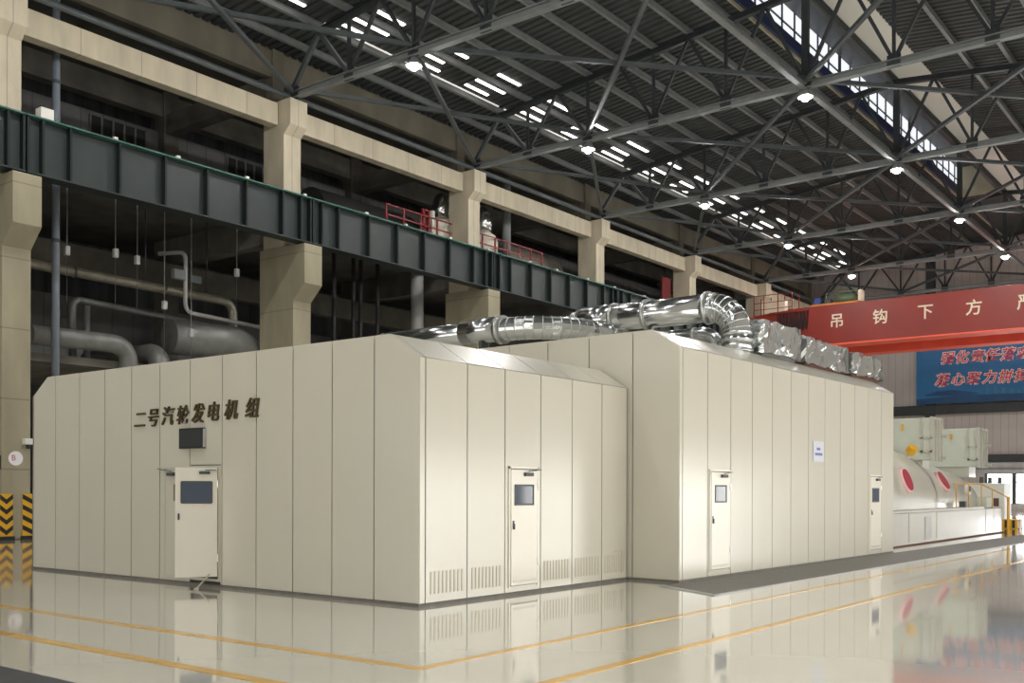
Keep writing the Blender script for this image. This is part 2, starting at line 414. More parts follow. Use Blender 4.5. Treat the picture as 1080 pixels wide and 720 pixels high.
# struts, ridge ties and cross bracing between trusses
for k in range(0, 6):
    a, b = XC(k), XC(k + 1); nb = 'the %s and %s concrete columns' % (ORD[k], ORD[k + 1])
    tag(MB().tube([(a + .16, 33.75, 18.24), (b - .16, 33.75, 18.24)], .12, 12).build('eaves_strut', 'steel_mid', smooth=True),
        'grey steel eaves strut between ' + nb, 'strut', 'eaves struts')
    if k >= 1:
        tag(MB().ibeam((a + .16, 16.1, 18.25), (b - .16, 16.1, 18.25), .24, .2, .03, .04).build('ridge_tie', 'steel_light'),
            'pale steel tie under the roof ridge, between ' + nb, 'tie', 'ridge ties')
        tag(MB().ibeam((a, 16.3, ZT(16.3) + .12), (b, 16.3, ZT(16.3) + .12), .2, .3, .03, .04).build('ridge_beam', 'steel_mid'),
            'dark steel ridge beam high up between ' + nb, 'beam', 'ridge beams')
    for (ya, yb, nm) in ((33.7, 26.8, 'eaves'), (26.8, 16.1, 'upper slope'), (16.1, 5.4, 'lower slope')):
        if k == 0 and ya < 30: continue
        for (p, q) in ((ya, yb), (yb, ya)):
            tag(MB().bar((a + .1, p, 18.62 if p == ya else 18.45), (b - .1, q, 18.62 if p == ya else 18.45), .16, .16).build('cross_brace', 'steel_mid'),
                'long dark steel brace crossing flat between two neighbouring roof trusses', 'brace', 'roof cross braces')
for n in range(-10, 11):
    y = 16.1 + 1.785 * n
    if -1 <= n <= 1: continue
    tag(MB().ibeam((-20, y, ZT(y) + .27), (XEND - .1, y, ZT(y) + .27), .17, .26, .025, .03).build('roof_purlin', 'steel_light'),
        'steel roof purlin running the length of the hall under the corrugated sheets', 'purlin', 'roof purlins')
# glazed slits and pale strip on the slope above the columns
for r, (y, wd) in enumerate(((31.62, .075), (30.95, .08), (29.9, .085))):
    for n in range(16):
        x0 = 25.1 + 4.04 * n + (.35 if r == 2 else 0) * (n % 2); ln = 2.15 - .45 * ((n + r) % 2)
        if x0 > 86: continue
        z = ZD(y) - .06
        tag(MB().prism([(x0, y - wd, z + .105 * wd), (x0, y + wd, z - .105 * wd), (x0, y + wd, z - .105 * wd + .04), (x0, y - wd, z + .105 * wd + .04)], (ln, 0, 0)).build('skylight_slit', 'day_slit'),
            'narrow glowing skylight slit in the dark roof slope above the columns', 'skylight', 'skylight slits')
for k in range(1, 6):
    y = 32.15; z = ZD(y) - .06
    tag(MB().prism([(XC(k) + .2, y - .14, z + .015), (XC(k) + .2, y + .14, z - .015), (XC(k) + .2, y + .14, z + .03), (XC(k) + .2, y - .14, z + .05)], (11.6, 0, 0)).build('skylight_strip', 'day_pale'),
        'pale skylight strip low on the roof slope between trusses %s and %s' % (ORD[k], ORD[k + 1]), 'skylight', 'skylight strips')

# =================================================================== HIGH BAY LAMPS
def make_lamp(loc, label):
    X, Y, Z = loc
    t = thing('high_bay_lamp', loc, label, 'lamp', 'high bay lamps')
    MB().lathe(loc, [(.10, .0), (.16, -.10), (.30, -.26), (.33, -.34), (.30, -.34), (.26, -.28)], 20).build('housing', 'steel_light', t, smooth=True)
    MB().lathe((X, Y, Z - .31), [(.03, -.20), (.10, -.18), (.16, -.13), (.19, -.06), (.2, 0)], 20).build('lens', 'lamp_lens', t, smooth=True)
    MB().box(X - .03, X + .03, Y - .03, Y + .03, Z, Z + .12).build('hanger', 'steel_dark', t)
    return t
rows = ((26.8, 'row nearest the columns'), (16.1, 'row under the roof ridge'), (5.4, 'row away from the columns'))
lp = make_lamp((XC(1), 26.8, 18.2), 'lit lamp under the second column truss, row nearest the columns')
for k in range(-2, 7):
    for y, nm in rows:
        if k == 1 and y == 26.8 or k == 6: continue
        copy_tree(lp, (XC(k), y, 18.2), ('lit lamp under the %s column truss, %s' % (ORD[k], nm)) if k >= 0 else 'lit lamp %s before the first column, %s' % (('one bay', 'two bays')[-k - 1], nm))

# =================================================================== MACHINE ENCLOSURES
def cut_panel(a, b, lo, hi, zw, zr, ch, z0):
    """outline (y,z) of a wall panel whose top follows the chamfered roof line"""
    top = lambda y: min(zr, zw + (zr - zw) * min(1, min(y - lo, hi - y) / ch))
    ys = sorted({a, b} | {y for y in (lo + ch, hi - ch) if a < y < b})
    return [(a, z0), (b, z0)] + [(y, top(y)) for y in reversed(ys)]
def enclosure(name, loc, label, x0, x1, y0, y1, zw, zr, ch, fseams, rseams, skip=()):
    t = thing(name, loc, label, 'enclosure')
    MB().prism([(x0 + .04, y, z) for y, z in ((y0 + .04, .05), (y1 - .04, .05), (y1 - .04, zw - .02), (y1 - ch, zr - .05), (y0 + ch, zr - .05), (y0 + .04, zw - .02))], (x1 - x0 - .08, 0, 0)).build('inner_core', 'seam_dark', t)
    MB().box(x0 - .02, x1, y0 - .01, y1, 0, .045).build('plinth', 'plinth', t)
    g = .012
    for i in range(len(fseams) - 1):                     # end wall, facing the entrance
        a, b = fseams[i] + g, fseams[i + 1] - g
        if i in skip:
            continue
        MB().prism([(x0, y, z) for y, z in cut_panel(a, b, y0, y1, zw, zr, ch, .05)], (.035, 0, 0)).build('wall_panel', 'panel_cream', t)
    for i in range(len(rseams) - 1):                     # long side
        a, b = rseams[i] + g, rseams[i + 1] - g
        MB().box(a, b, y0, y0 + .035, .05, zw - .004).build('wall_panel' if i else 'corner_trim', 'panel_cream', t)
        MB().prism([(a, y0, zw + .004), (a, y0 + .04, zw + .004), (a, y0 + ch + .0, zr - .03), (a, y0 + ch, zr)], (b - a, 0, 0)).build('roof_edge_panel', 'panel_cream', t)
        MB().box(a, b, y0 + ch + .01, y1 - ch, zr - .04, zr).build('roof_panel', 'panel_cream', t)
    MB().box(x0, x1, y1 - .035, y1, .1, zw).build('rear_wall', 'panel_cream', t)
    MB().box(x1 - .035, x1, y0 + .02, y1 - .04, .1, zw).build('rear_end_wall', 'panel_cream', t)
    return t
def flat_door(t, x0, x1, y, z0, z1, wx0, wx1, wz0, wz1, handle_left=True):
    """closed door in the long side (facing -Y)"""
    f = MB(); e = .035
    f.box(x0 - e, x0, y - .022, y, z0 - .02, z1 + e); f.box(x1, x1 + e, y - .022, y, z0 - .02, z1 + e); f.box(x0 - e, x1 + e, y - .022, y, z1, z1 + e)
    fo = f.build('door_frame', 'panel_door', t)
    MB().box(x0 - .0, x1 + .0, y - .004, y, z0, z1).build('door_gap', 'seam_dark', t)
    d = MB(); d.box(x0 + .014, x1 - .014, y - .03, y - .004, z0 + .012, z1 - .014)
    do = d.build('door', 'panel_door', t, bevel=.004)
    fr = MB()
    for a in (wx0, wx1): fr.box(a - .015, a + .015, y - .04, y - .028, wz0 - .015, wz1 + .015)
    for a in (wz0, wz1): fr.box(wx0, wx1, y - .04, y - .028, a - .015, a + .015)
    fr.build('window_frame', 'steel_mid', do)
    MB().box(wx0, wx1, y - .034, y - .029, wz0, wz1).build('window_pane', 'glass_door', do)
    hx = x0 + .07
    h = MB(); h.box(hx - .02, hx + .02, y - .036, y - .03, 1.06, 1.2); h.bar((hx, y - .05, 1.15), (hx, y - .05, 1.06), .018); h.build('handle', 'steel_mid', do)
    c = MB(); c.box(x1 - .40, x1 - .20, y - .09, y - .03, z1 - .12, z1 - .06); c.bar((x1 - .3, y - .07, z1 - .04), (x1 + .08, y - .04, z1 - .01), .025, .012); c.build('door_closer', 'steel_mid', do)
    for z in (z0 + .3, z1 - .35):
        MB().cyl((x1 - .005, y - .038, z), (x1 - .005, y - .038, z + .12), .012, 8).build('hinge', 'chrome', do)
    MB().box(x0 + .06, x1 - .06, y - .034, y - .03, z0 + .06, z0 + .1).build('kick_strip', 'panel_cream', do)
    return do
BX, BY0, BY1 = 10.8, 10.03, 21.1
fs1 = [BY0 + (BY1 - BY0) * i / 12 for i in range(13)]
rs1 = [10.8, 10.93, 11.87, 12.80, 13.77, 14.70, 15.66, 16.53]
box1 = enclosure('machine_enclosure', (BX, BY0, 0), 'low cream panelled machine enclosure in front, with raised lettering and an open door', BX, 16.53, BY0, BY1, 3.62, 4.0, .60, fs1, rs1, skip=(5,))
# the panel with the doorway cut out: (fs1[5] .. fs1[6])
pa, pb = fs1[5] + .009, fs1[6] - .009
DH0, DH1, DZ0, DZ1 = 14.72, 15.50, .14, 2.06
MB().prism([(BX, y, z) for y, z in ((pa, .05), (DH0 - .04, .05), (DH0 - .04, 2.12), (pb, 2.12), (pb, 4.0), (pa, 4.0))], (.035, 0, 0)).build('wall_panel', 'panel_cream', box1)
f = MB(); e = .045
f.box(BX - .03, BX + .03, DH0 - e, DH0, .1, DZ1 + e); f.box(BX - .03, BX + .03, 16.28, 16.28 + e, .1, DZ1 + e); f.box(BX - .03, BX + .03, DH0, 16.28, DZ1, DZ1 + e); f.box(BX - .03, BX + .03, DH0, 16.28, .1, DZ0)
f.build('door_frame', 'panel_cream', box1)
fl = MB().box(BX - .03, BX - .002, DH1 + .01, 16.27, DZ0, DZ1 - .01).build('door', 'panel_cream', box1, bevel=.004)
MB().box(BX - .036, BX - .03, 15.6, 16.0, 1.48, 1.78).build('window_pane', 'brown_cloth', fl)
m = MB(); m.box(BX - .09, BX - .03, 15.95, 16.15, 1.93, 1.99); m.bar((BX - .06, 16.05, 2.01), (BX - .04, 16.5, 2.06), .025, .012); m.build('door_closer', 'steel_mid', fl)
# the leaf that stands open
TH = R(55); dv = Vector((-math.sin(TH), math.cos(TH), 0)); nv = Vector((-math.cos(TH), -math.sin(TH), 0)); hp = Vector((BX - .03, DH0 + .01, 0))
def leafbox(m, u0, u1, n0, n1, z0, z1):
    P = lambda u, n, z: hp + dv * u + nv * n + Vector((0, 0, z))
    vs = [P(u, n, z) for z in (z0, z1) for (u, n) in ((u0, n0), (u1, n0), (u1, n1), (u0, n1))]
    return m.add(vs, [(0, 1, 2, 3), (7, 6, 5, 4), (0, 4, 5, 1), (1, 5, 6, 2), (2, 6, 7, 3), (3, 7, 4, 0)])
W = .69
lf = leafbox(MB(), 0, W, 0, .045, .19, DZ1 - .0).build('door', 'panel_door', box1, bevel=.005, label='white door leaf swung half open')
fr = MB()
for a in (.09, .59): leafbox(fr, a - .012, a + .012, .04, .056, 1.46, 1.82)
for a in (1.46, 1.82): leafbox(fr, .09, .59, .04, .056, a - .012, a + .012)
fr.build('window_frame', 'steel_mid', lf)
leafbox(MB(), .09, .59, .046, .052, 1.46, 1.82).build('window_pane', 'glass_door', lf)
h = MB(); leafbox(h, .615, .647, .045, .05, 1.17, 1.28); leafbox(h, .625, .639, .05, .075, 1.19, 1.27); h.build('handle', 'steel_mid', lf)
c = MB(); leafbox(c, .12, .30, .045, .09, 1.95, 2.0); leafbox(c, .02, .2, .06, .075, 2.01, 2.025); c.build('door_closer', 'steel_mid', lf)
for z in (.45, 1.72): MB().cyl(hp + Vector((-.01, -.01, z)), hp + Vector((-.01, -.01, z + .13)), .014, 8).build('hinge', 'chrome', lf)
m = MB(); p = hp + dv * .12 + nv * .05 + Vector((0, 0, .24)); q = hp + dv * .34 + nv * .22 + Vector((0, 0, .012)); m.bar(q, p, .022, .016); m.box(q.x - .03, q.x + .03, q.y - .03, q.y + .03, 0.0, .02); m.build('door_stop', 'vent_slot', lf)
# closed door and louvre slots in the long side
flat_door(box1, 12.92, 13.66, BY0, .14, 2.04, 13.03, 13.52, 1.46, 1.77)
for i in (1, 2, 4, 5, 6):
    a, b = rs1[i] + .12, rs1[i + 1] - .12; m = MB()
    for j in range(9):
        x = a + (b - a) * j / 8; m.box(x - .016, x + .016, BY0 - .006, BY0 + .005, .17, .50)
    m.build('louvre', 'vent_slot', box1)
m = MB(); m.box(16.1, 16.36, BY0 - .012, BY0, .55, .565); m.box(16.345, 16.36, BY0 - .012, BY0, .15, .565); m.build('hatch_edge', 'vent_slot', box1)

B2 = (16.55, 8.93)
L2 = 11.62
fs2 = [B2[1] + 1.0 * i for i in range(14)]
rs2 = [B2[0], B2[0] + .12] + [B2[0] + .12 + (L2 - .12) * i / 12 for i in range(1, 13)]
box2 = enclosure('machine_enclosure', (B2[0], B2[1], 0), 'tall cream panelled machine enclosure behind, carrying the silver ducts on its roof', B2[0], B2[0] + L2, B2[1], B2[1] + 13, 4.32, 4.68, .58, fs2, rs2)
def onbox(u): return rs2[1] + (rs2[2] - rs2[1]) * u
flat_door(box2, onbox(1.1), onbox(1.92), B2[1], .16, 2.06, onbox(1.27), onbox(1.74), 1.47, 1.78)
flat_door(box2, onbox(10.1), onbox(10.9), B2[1], .16, 2.06, onbox(10.22), onbox(10.72), 1.40, 1.74)
box2.rotation_euler = (0, 0, R(-1.2))
def rot2(x, y):
    c_, s_ = math.cos(R(-1.2)), math.sin(R(-1.2)); dx, dy = x - B2[0], y - B2[1]
    return (B2[0] + c_ * dx - s_ * dy, B2[1] + s_ * dx + c_ * dy)
# raised characters, dark display and paper notice
lt = thing('wall_lettering', (BX, 15.6, 3.0), 'row of raised bronze Chinese characters on the cream enclosure above the open door', 'lettering')
for ch, y, z in zip('二号汽轮发电机组', (17.10, 16.66, 16.20, 15.75, 15.30, 14.86, 14.37, 13.80), (2.98, 3.0, 3.02, 3.02, 3.03, 3.04, 3.05, 3.06)):
    put_text(MB(), ch, .36, (BX - .02, y, z), extrude=.016, offset=.004, shear=.2).build('character', 'bronze', lt)
t = thing('display_panel', (BX, 15.45, 2.6), 'black display panel on the cream wall between the lettering and the open door', 'display')
MB().box(BX - .07, BX - .002, 15.10, 15.80, 2.41, 2.77).build('casing', 'black_matte', t, bevel=.008)
MB().box(BX - .074, BX - .07, 15.13, 15.77, 2.44, 2.74).build('screen', 'screen', t)
MB().box(BX - .06, BX, 15.085, 15.10, 2.43, 2.75).build('side_edge', 'steel_pale', t)
nx, ny = rot2(onbox(6.25), B2[1] - .004)
t = thing('paper_notice', (nx, ny, 2.4), 'pale blue printed notice stuck to the tall cream enclosure', 'notice')
MB().box(nx, nx + .64, ny - .016, ny - .01, 2.36, 2.83).build('sheet', 'paper', t)
m = MB(); m.box(nx + .2, nx + .42, ny - .018, ny - .015, 2.62, 2.68); m.box(nx + .1, nx + .55, ny - .018, ny - .015, 2.5, 2.56); m.build('print', 'paper_ink', t)

# =================================================================== DUCTS ON THE ROOF
def seam_rings(path, r, t, every=1, wd=.03):
    m = MB(); P = [Vector(p) for p in path]
    for i in range(0, len(P), every):
        d = (P[min(i + 1, len(P) - 1)] - P[max(i - 1, 0)]).normalized()
        m.tube([P[i] - d * wd / 2, P[i] + d * wd / 2], r + .005, 36)
    return m.build('seam_band', 'duct_seam', t, smooth=True)
DX, DZ, RD = 20.7, 5.77, .318
t = thing('insulated_duct', (DX, 11.5, 4.68), 'big silver clad duct arching over the tall enclosure with two bends', 'duct')
by = 10.43; rb = .68; ny_ = 9.75
el1 = arc((DX, by, DZ - rb), (0, 0, 1), (0, -1, 0), rb, 0, math.pi / 2, 18)
MB().tube(el1, RD, 36).build('near_elbow', 'duct_metal', t, smooth=True)
seam_rings(el1, RD, t, 2, .02)
MB().cyl((DX, by, DZ), (DX, 13.55, DZ), RD, 40).build('straight_run', 'duct_metal', t, smooth=True)
MB().cyl((DX, 12.88, DZ), (DX, 13.75, DZ), RD + .035, 40).build('cover_sleeve', 'duct_metal', t, smooth=True)
m = MB()
for y in (12.88, 12.0, 10.45): m.cyl((DX, y - .04, DZ), (DX, y + .04, DZ), RD + .05, 40)
m.build('clamp_band', 'duct_seam', t, smooth=True)
el2 = arc((DX, 13.75, DZ - .57), (0, 0, 1), (0, 1, 0), .57, 0, math.pi / 2, 9)
MB().tube(el2, RD, 28).build('far_elbow', 'duct_metal', t); seam_rings(el2, RD, t, 1, .02)
MB().cyl((DX, ny_, DZ - rb), (DX, ny_, 4.685), RD, 40).build('near_riser', 'duct_metal', t, smooth=True)
MB().cyl((DX, 14.32, DZ - .57), (DX, 14.32, 4.685), RD, 40).build('far_riser', 'duct_metal', t, smooth=True)
m = MB()
for z in (4.95, 4.72): m.cyl((DX, ny_, z), (DX, ny_, z + .05), RD + .03, 40)
m.build('collar', 'duct_seam', t, smooth=True)
m = MB(); m.box(DX - .06, DX + .06, 11.94, 12.06, 4.68, DZ - RD + .02); m.box(DX - .2, DX + .2, 11.85, 12.15, 4.685, 4.71); m.build('saddle_post', 'steel_mid', t)
PX, PZ, RP = 17.35, 5.16, .25
t = thing('insulated_duct', (PX, 15, 4.68), 'slimmer silver clad pipe with a ribbed bend at the step between the two enclosures', 'duct')
MB().cyl((PX, 13.75, PZ), (PX, 17.2, PZ), RP, 36).build('straight_run', 'duct_metal', t, smooth=True)
MB().cyl((PX, 13.75, PZ + .03), (PX, 14.75, PZ + .03), RP + .03, 36).build('cover_sleeve', 'duct_metal', t, smooth=True)
MB().cyl((PX, 13.62, PZ), (PX, 13.75, PZ), RP + .06, 36).build('flange', 'duct_seam', t, smooth=True)
el = arc((PX + 1.35, 13.62, PZ), (-1, 0, 0), (0, -1, 0), 1.35, 0, math.pi / 2, 12)
MB().tube(el, RP, 24).build('ribbed_elbow', 'duct_metal', t); seam_rings(el, RP, t, 1, .02)
MB().cyl(el[-1], (PX + 2.6, el[-1].y, PZ), RP, 36).build('end_run', 'duct_metal', t, smooth=True)
MB().tube(arc((PX, 17.2, PZ - .45), (0, 0, 1), (0, 1, 0), .45, 0, math.pi / 2, 8) + [Vector((PX, 17.65, 4.7))], RP, 24).build('end_elbow', 'duct_metal', t, smooth=True)
m = MB()
for y in (14.2, 16.2): m.box(PX - .12, PX + .12, y - .05, y + .05, 4.68, PZ - RP + .03)
m.box(PX + 1.9, PX + 2.1, el[-1].y - .1, el[-1].y + .1, 4.68, PZ - RP + .03)
m.build('saddle_post', 'steel_mid', t)

t = thing('insulated_duct', (21.5, 11.8, 4.68), 'thin silver pipe lying low on the roof behind the big arching duct', 'duct')
lo = arc((21.5, 11.0, 4.95), (0, 0, 1), (0, -1, 0), .35, 0, math.pi / 2, 8)
MB().tube([(21.5, 13.2, 5.3)] + lo + [(21.5, 10.65, 4.69)], .19, 24).build('run', 'duct_metal', t, smooth=True)
MB().tube(arc((21.5, 13.2, 4.95), (0, 0, 1), (0, 1, 0), .35, 0, math.pi / 2, 8) + [Vector((21.5, 13.55, 4.69))], .19, 24).build('end_bend', 'duct_metal', t, smooth=True)
for y in (11.2, 12.2): MB().cyl((21.5, y - .03, 5.3), (21.5, y + .03, 5.3), .205, 24).build('clamp_band', 'duct_seam', t, smooth=True)

# foil wrapped housings along the roof edge
random.seed(4)
def foil_box(x0, x1, y0, y1, z0, z1, seed, label, skirt):
    t = thing('foil_wrapped_housing', ((x0 + x1) / 2, (y0 + y1) / 2, z0), label, 'housing', 'foil wrapped roof housings')
    nx_, nz_ = 14, 8; m = MB()
    def grid(o, u, v, nu, nv):
        o, u, v = Vector(o), Vector(u), Vector(v); vs = []
        for j in range(nv + 1):
            for i in range(nu + 1):
                p = o + u * (i / nu) + v * (j / nv)
                n = Vector((mnoise.noise(p * 2.1 + Vector((seed, 0, 0))), mnoise.noise(p * 2.1 + Vector((0, seed, 5))), mnoise.noise(p * 2.3 + Vector((3, 9, seed)))))
                n2 = Vector((mnoise.noise(p * 6 + Vector((seed, 4, 0))), mnoise.noise(p * 6 + Vector((0, seed, 2))), mnoise.noise(p * 6 + Vector((1, 3, seed)))))
                q = p + n * .075 + n2 * .045
                if q.z < z0 + .02: q.z = z0 + .02
                vs.append(q)
        m.add(vs, [(j * (nu + 1) + i, j * (nu + 1) + i + 1, (j + 1) * (nu + 1) + i + 1, (j + 1) * (nu + 1) + i) for j in range(nv) for i in range(nu)])
    X, Y, Z = x1 - x0, y1 - y0, z1 - z0
    grid((x0, y0, z0 + .07), (X, 0, 0), (0, 0, Z - .07), 16, 7); grid((x1, y0, z0 + .07), (0, Y, 0), (0, 0, Z - .07), 8, 7)
    grid((x1, y1, z0 + .07), (-X, 0, 0), (0, 0, Z - .07), 16, 7); grid((x0, y1, z0 + .07), (0, -Y, 0), (0, 0, Z - .07), 8, 7)
    grid((x0, y0, z1), (X, 0, 0), (0, Y, 0), 16, 8)
    m.build('foil_cover', 'foil', t)
    MB().box(x0 + .08, x1 - .08, y0 + .06, y1 - .06, z0, z0 + .2).build('base_box', skirt, t)
    MB().box(x1 - .02, x1 + .05, y0 - .03, y1, z0 + .05, z1 + .0).build('end_flange', 'pipe_grey', t)
foil_box(21.12, 23.1, 9.32, 10.15, 4.68, 5.48, 1.3, 'silver foil wrapped housing next to the big duct, tallest of the three', 'pipe_grey')
foil_box(23.45, 26.2, 9.28, 10.1, 4.68, 5.36, 7.7, 'silver foil wrapped housing in the middle of the three on the roof edge', 'brown_cloth')
foil_box(26.5, 28.85, 9.22, 10.0, 4.68, 5.32, 12.1, 'silver foil wrapped housing at the far corner of the roof edge', 'brown_cloth')

# =================================================================== FLOOR MARKS, GRATING, MATS
t = MB(); t.box(7.07, 7.2, 6.69, 26, .0, .004); t.box(7.07, 42, 6.57, 6.69, .0, .004)
tag(t.build('floor_line', 'line_yellow'), 'yellow line on the glossy floor, the one closer to the enclosures', 'floor marking')
t = MB(); t.box(5.74, 5.9, 5.33, 26, .0, .004); t.box(5.74, 42, 5.2, 5.33, .0, .004)
tag(t.build('floor_line', 'line_yellow'), 'yellow line on the glossy floor, the one further from the enclosures', 'floor marking')
t = thing('drain_grating', (16.5, 8.2, 0), 'long dark trench grating set in the floor along the tall enclosure', 'grating')
def rp(x, y, z): a = rot2(x, y); return (a[0], a[1], z)
MB().prism([rp(15.1, 7.45, 0), rp(44, 7.45, 0), rp(44, 8.86, 0), rp(15.9, 8.86, 0)], (0, 0, .012)).build('grate', 'grating', t)
m = MB()
m.prism([rp(15.0, 7.38, 0), rp(44, 7.38, 0), rp(44, 7.45, 0), rp(15.05, 7.45, 0)], (0, 0, .016)); m.prism([rp(14.95, 7.38, 0), rp(15.05, 7.38, 0), rp(15.95, 8.9, 0), rp(15.8, 8.9, 0)], (0, 0, .016))
m.build('edge_frame', 'steel_pale', t)
tag(MB().box(3.3, 4.72, 8.2, 11.5, 0, .012).build('floor_mat', 'mat_black', bevel=.004), 'black rubber mat at the near corner of the floor', 'mat')

# =================================================================== THINGS ON THE NEAREST COLUMN
cx0, cx1, cy = XR(0) - .96, XR(0), 33.2
def guard(xa, xb, label, vee):
    t = thing('corner_guard', ((xa + xb) / 2, cy, 0), label, 'guard', 'corner guards of the nearest column')
    MB().box(xa, xb, cy - .04, cy, .12, 1.5).build('plate', 'yellow', t)
    MB().box(xa - .05, xb + .05, cy - .08, cy, 0, .12).build('foot', 'black_matte', t)
    m = MB(); n = 4
    for i in range(n):
        z = .16 + 1.34 * i / n; hgt = .155
        if vee:
            xm = (xa + xb) / 2; d = .17
            for p in ([(xa, z + d), (xm, z), (xm, z + hgt), (xa, z + d + hgt)], [(xm, z), (xb, z + d), (xb, z + d + hgt), (xm, z + hgt)]):
                m.prism([(x, cy - .046, min(zz, 1.5)) for x, zz in p], (0, .007, 0))
        else:
            m.prism([(x, cy - .046, min(zz, 1.5)) for x, zz in ((xa, z + .17), (xb, z), (xb, z + hgt), (xa, z + .17 + hgt))], (0, .007, 0))
    m.build('stripes', 'black_matte', t)
guard(cx0 - .06, cx0 + .36, 'yellow and black chevron corner guard at the foot of the nearest column', True)
guard(cx1 - .28, cx1 + .04, 'yellow and black striped corner guard at the foot of the nearest column, beside the enclosure', False)
sx, sz = 16.42, 2.66
t = thing('round_sign', (sx, cy, sz), 'round white sign with a letter B on the nearest concrete column', 'sign')
MB().cyl((sx, cy - .02, sz), (sx, cy, sz), .235, 32).build('disc', 'sign_white', t)
put_text(MB(), 'B', .26, (sx - .07, cy - .026, sz + .02), '-Y', extrude=.004, offset=.004).build('letter', 'sign_pink', t)
t = thing('security_camera', (16.78, cy, 3.1), 'small white camera box on the nearest column above the corner guards', 'camera')
MB().box(16.62, 16.90, cy - .22, cy, 3.12, 3.32).build('body', 'white_paint', t, bevel=.02)
MB().cyl((16.78, cy - .14, 3.12), (16.78, cy - .14, 2.98), .08, 14).build('lens_dome', 'black_matte', t, smooth=True)
tag(MB().box(15.92, 16.06, cy + .02, cy + .25, 2.3, 2.75).build('switch_box', 'black_matte', bevel=.01), 'small dark switch box on the near flank of the nearest column', 'box')
tag(MB().box(17.15, 17.6, 33.02, 33.4, 13.81, 14.35).build('junction_box', 'white_paint', bevel=.02), 'white box standing on the green girder beside the nearest column', 'box')

# =================================================================== PIPES AND PLANT IN THE DARK BAY
def pipe(name, path, r, m, label, group=None, n=16, bands=None):
    if not bands:
        o = MB().tube(path, r, n).build(name, m, smooth=True); return tag(o, label, 'pipe', group)
    t = thing(name, path[0], label, 'pipe', group); MB().tube(path, r, n).build('run', m, t, smooth=True)
    for p, q in bands: MB().cyl(p, q, r + .02, n).build('joint_band', 'steel_mid', t, smooth=True)
    return t
def bend(p, c, q, r, n=8):
    """corner path p->c->q rounded with radius r"""
    p, c, q = Vector(p), Vector(c), Vector(q); a = (p - c).normalized(); b = (q - c).normalized()
    out = [p]
    for i in range(n + 1):
        s_ = i / n; A = c + a * r * (1 - s_); B = c + b * r * s_; out.append(A.lerp(B, s_))
    return out + [q]
pipe('downpipe', [(18.9, 35.33, 0), (18.9, 35.33, 20.4)], .135, 'pipe_blue', 'tall grey downpipe standing just behind the nearest concrete column', bands=[((18.9, 35.33, z), (18.9, 35.33, z + .12)) for z in (4.2, 10.5, 16.2)])
pipe('steam_pipe', bend((18.4, 38, 10.2), (28.6, 38, 10.05), (28.6, 38, 8.6), .6), .20, 'pipe_beige', 'shiny horizontal pipe crossing the dark bay behind the downpipe', bands=[((x, 38, 10.15), (x + .1, 38, 10.15)) for x in (21, 25)])
pipe('thin_pipe', bend((24.3, 37.2, 11.35), (24.75, 36, 11.35), (24.75, 36, 10.2), .35, 5)[:-1] + bend((24.75, 36, 10.2), (24.75, 36, 8.9), (29.5, 36.4, 8.8), .4)[0:], .085, 'steel_pale', 'thin white pipe dropping to an elbow in front of the dark bay')
t = thing('valve_bracket', (24.8, 35.9, 10.3), 'grey valve box clamped on the thin white pipe', 'valve')
MB().box(24.1, 24.65, 35.8, 36.05, 10.15, 10.55).build('body', 'steel_light', t, bevel=.03); MB().box(24.88, 25.4, 35.8, 36.1, 10.1, 10.42).build('actuator', 'steel_mid', t, bevel=.03)
pipe('elbow_pipe', bend((22.2, 36, 3.6), (22.2, 36, 7.25), (18.3, 36, 7.2), .8), .36, 'pipe_grey', 'fat grey elbow pipe rising behind the enclosure, closer to the nearest column')
pipe('elbow_pipe', bend((23.6, 36, 3.6), (23.6, 36, 7.1), (23.4, 41, 7.1), .8), .42, 'pipe_grey', 'fat grey elbow pipe rising behind the enclosure, further from the nearest column')
pipe('large_pipe', bend((24.4, 36.6, 7.9), (28.2, 36.2, 7.95), (28.2, 36.2, 4), 1.2), .72, 'pipe_grey', 'very large dark pipe turning down just before the second column', n=24)
pipe('header_pipe', bend((21.3, 38.5, 6.8), (21.3, 38.5, 9.2), (28, 38.5, 8.9), .4), .14, 'pipe_grey', 'dark pipe making a square corner above the fat elbow pipes')
pipe('riser_pipe', [(21.9, 38.5, 6.6), (21.9, 38.5, 9.0)], .13, 'pipe_grey', 'short riser pipe beside the square cornered dark pipe')
pipe('service_pipe', [(29.0, 33.9, 7.25), (37.5, 33.9, 7.0)], .14, 'pipe_grey', 'level grey pipe leaving the second column towards the third')
pipe('vent_riser', [(39.1, 36.5, 6.6), (39.1, 36.5, 13.45)], .33, 'steel_pale', 'pale vertical pipe behind the runway girder before the third column')
pipe('vent_riser', [(46.4, 36.3, 14), (46.4, 36.3, 20.5)], .26, 'steel_light', 'grey vertical pipe on the gallery beyond the two silver domed vessels')
tag(MB().box(38.0, 38.7, 36.22, 36.6, 6.6, 8.4).build('control_cabinet', 'steel_pale', bevel=.03), 'pale grey control cabinet at the foot of the pale vertical pipe', 'cabinet')
for x, zl in ((19.34, 10.3), (21.25, 10.56), (22.16, 10.46), (23.35, 8.9), (24.58, 7.95), (26.8, 10.76)):
    py = 35.36
    t = thing('pendant_light', (x, py, zl), 'small unlit pendant box light on a thin rod in the dark bay', 'lamp', 'pendant lights in the bay')
    MB().cyl((x, py, zl + .16), (x, py, 13.45), .016, 6).build('rod', 'steel_light', t)
    MB().cyl((x, py, zl - 1.9), (x, py, zl - .16), .010, 6).build('pull_cord', 'steel_mid', t)
    MB().box(x - .09, x + .09, py - .09, py + .09, zl - .17, zl + .17).build('lamp_box', 'steel_pale', t, bevel=.03)
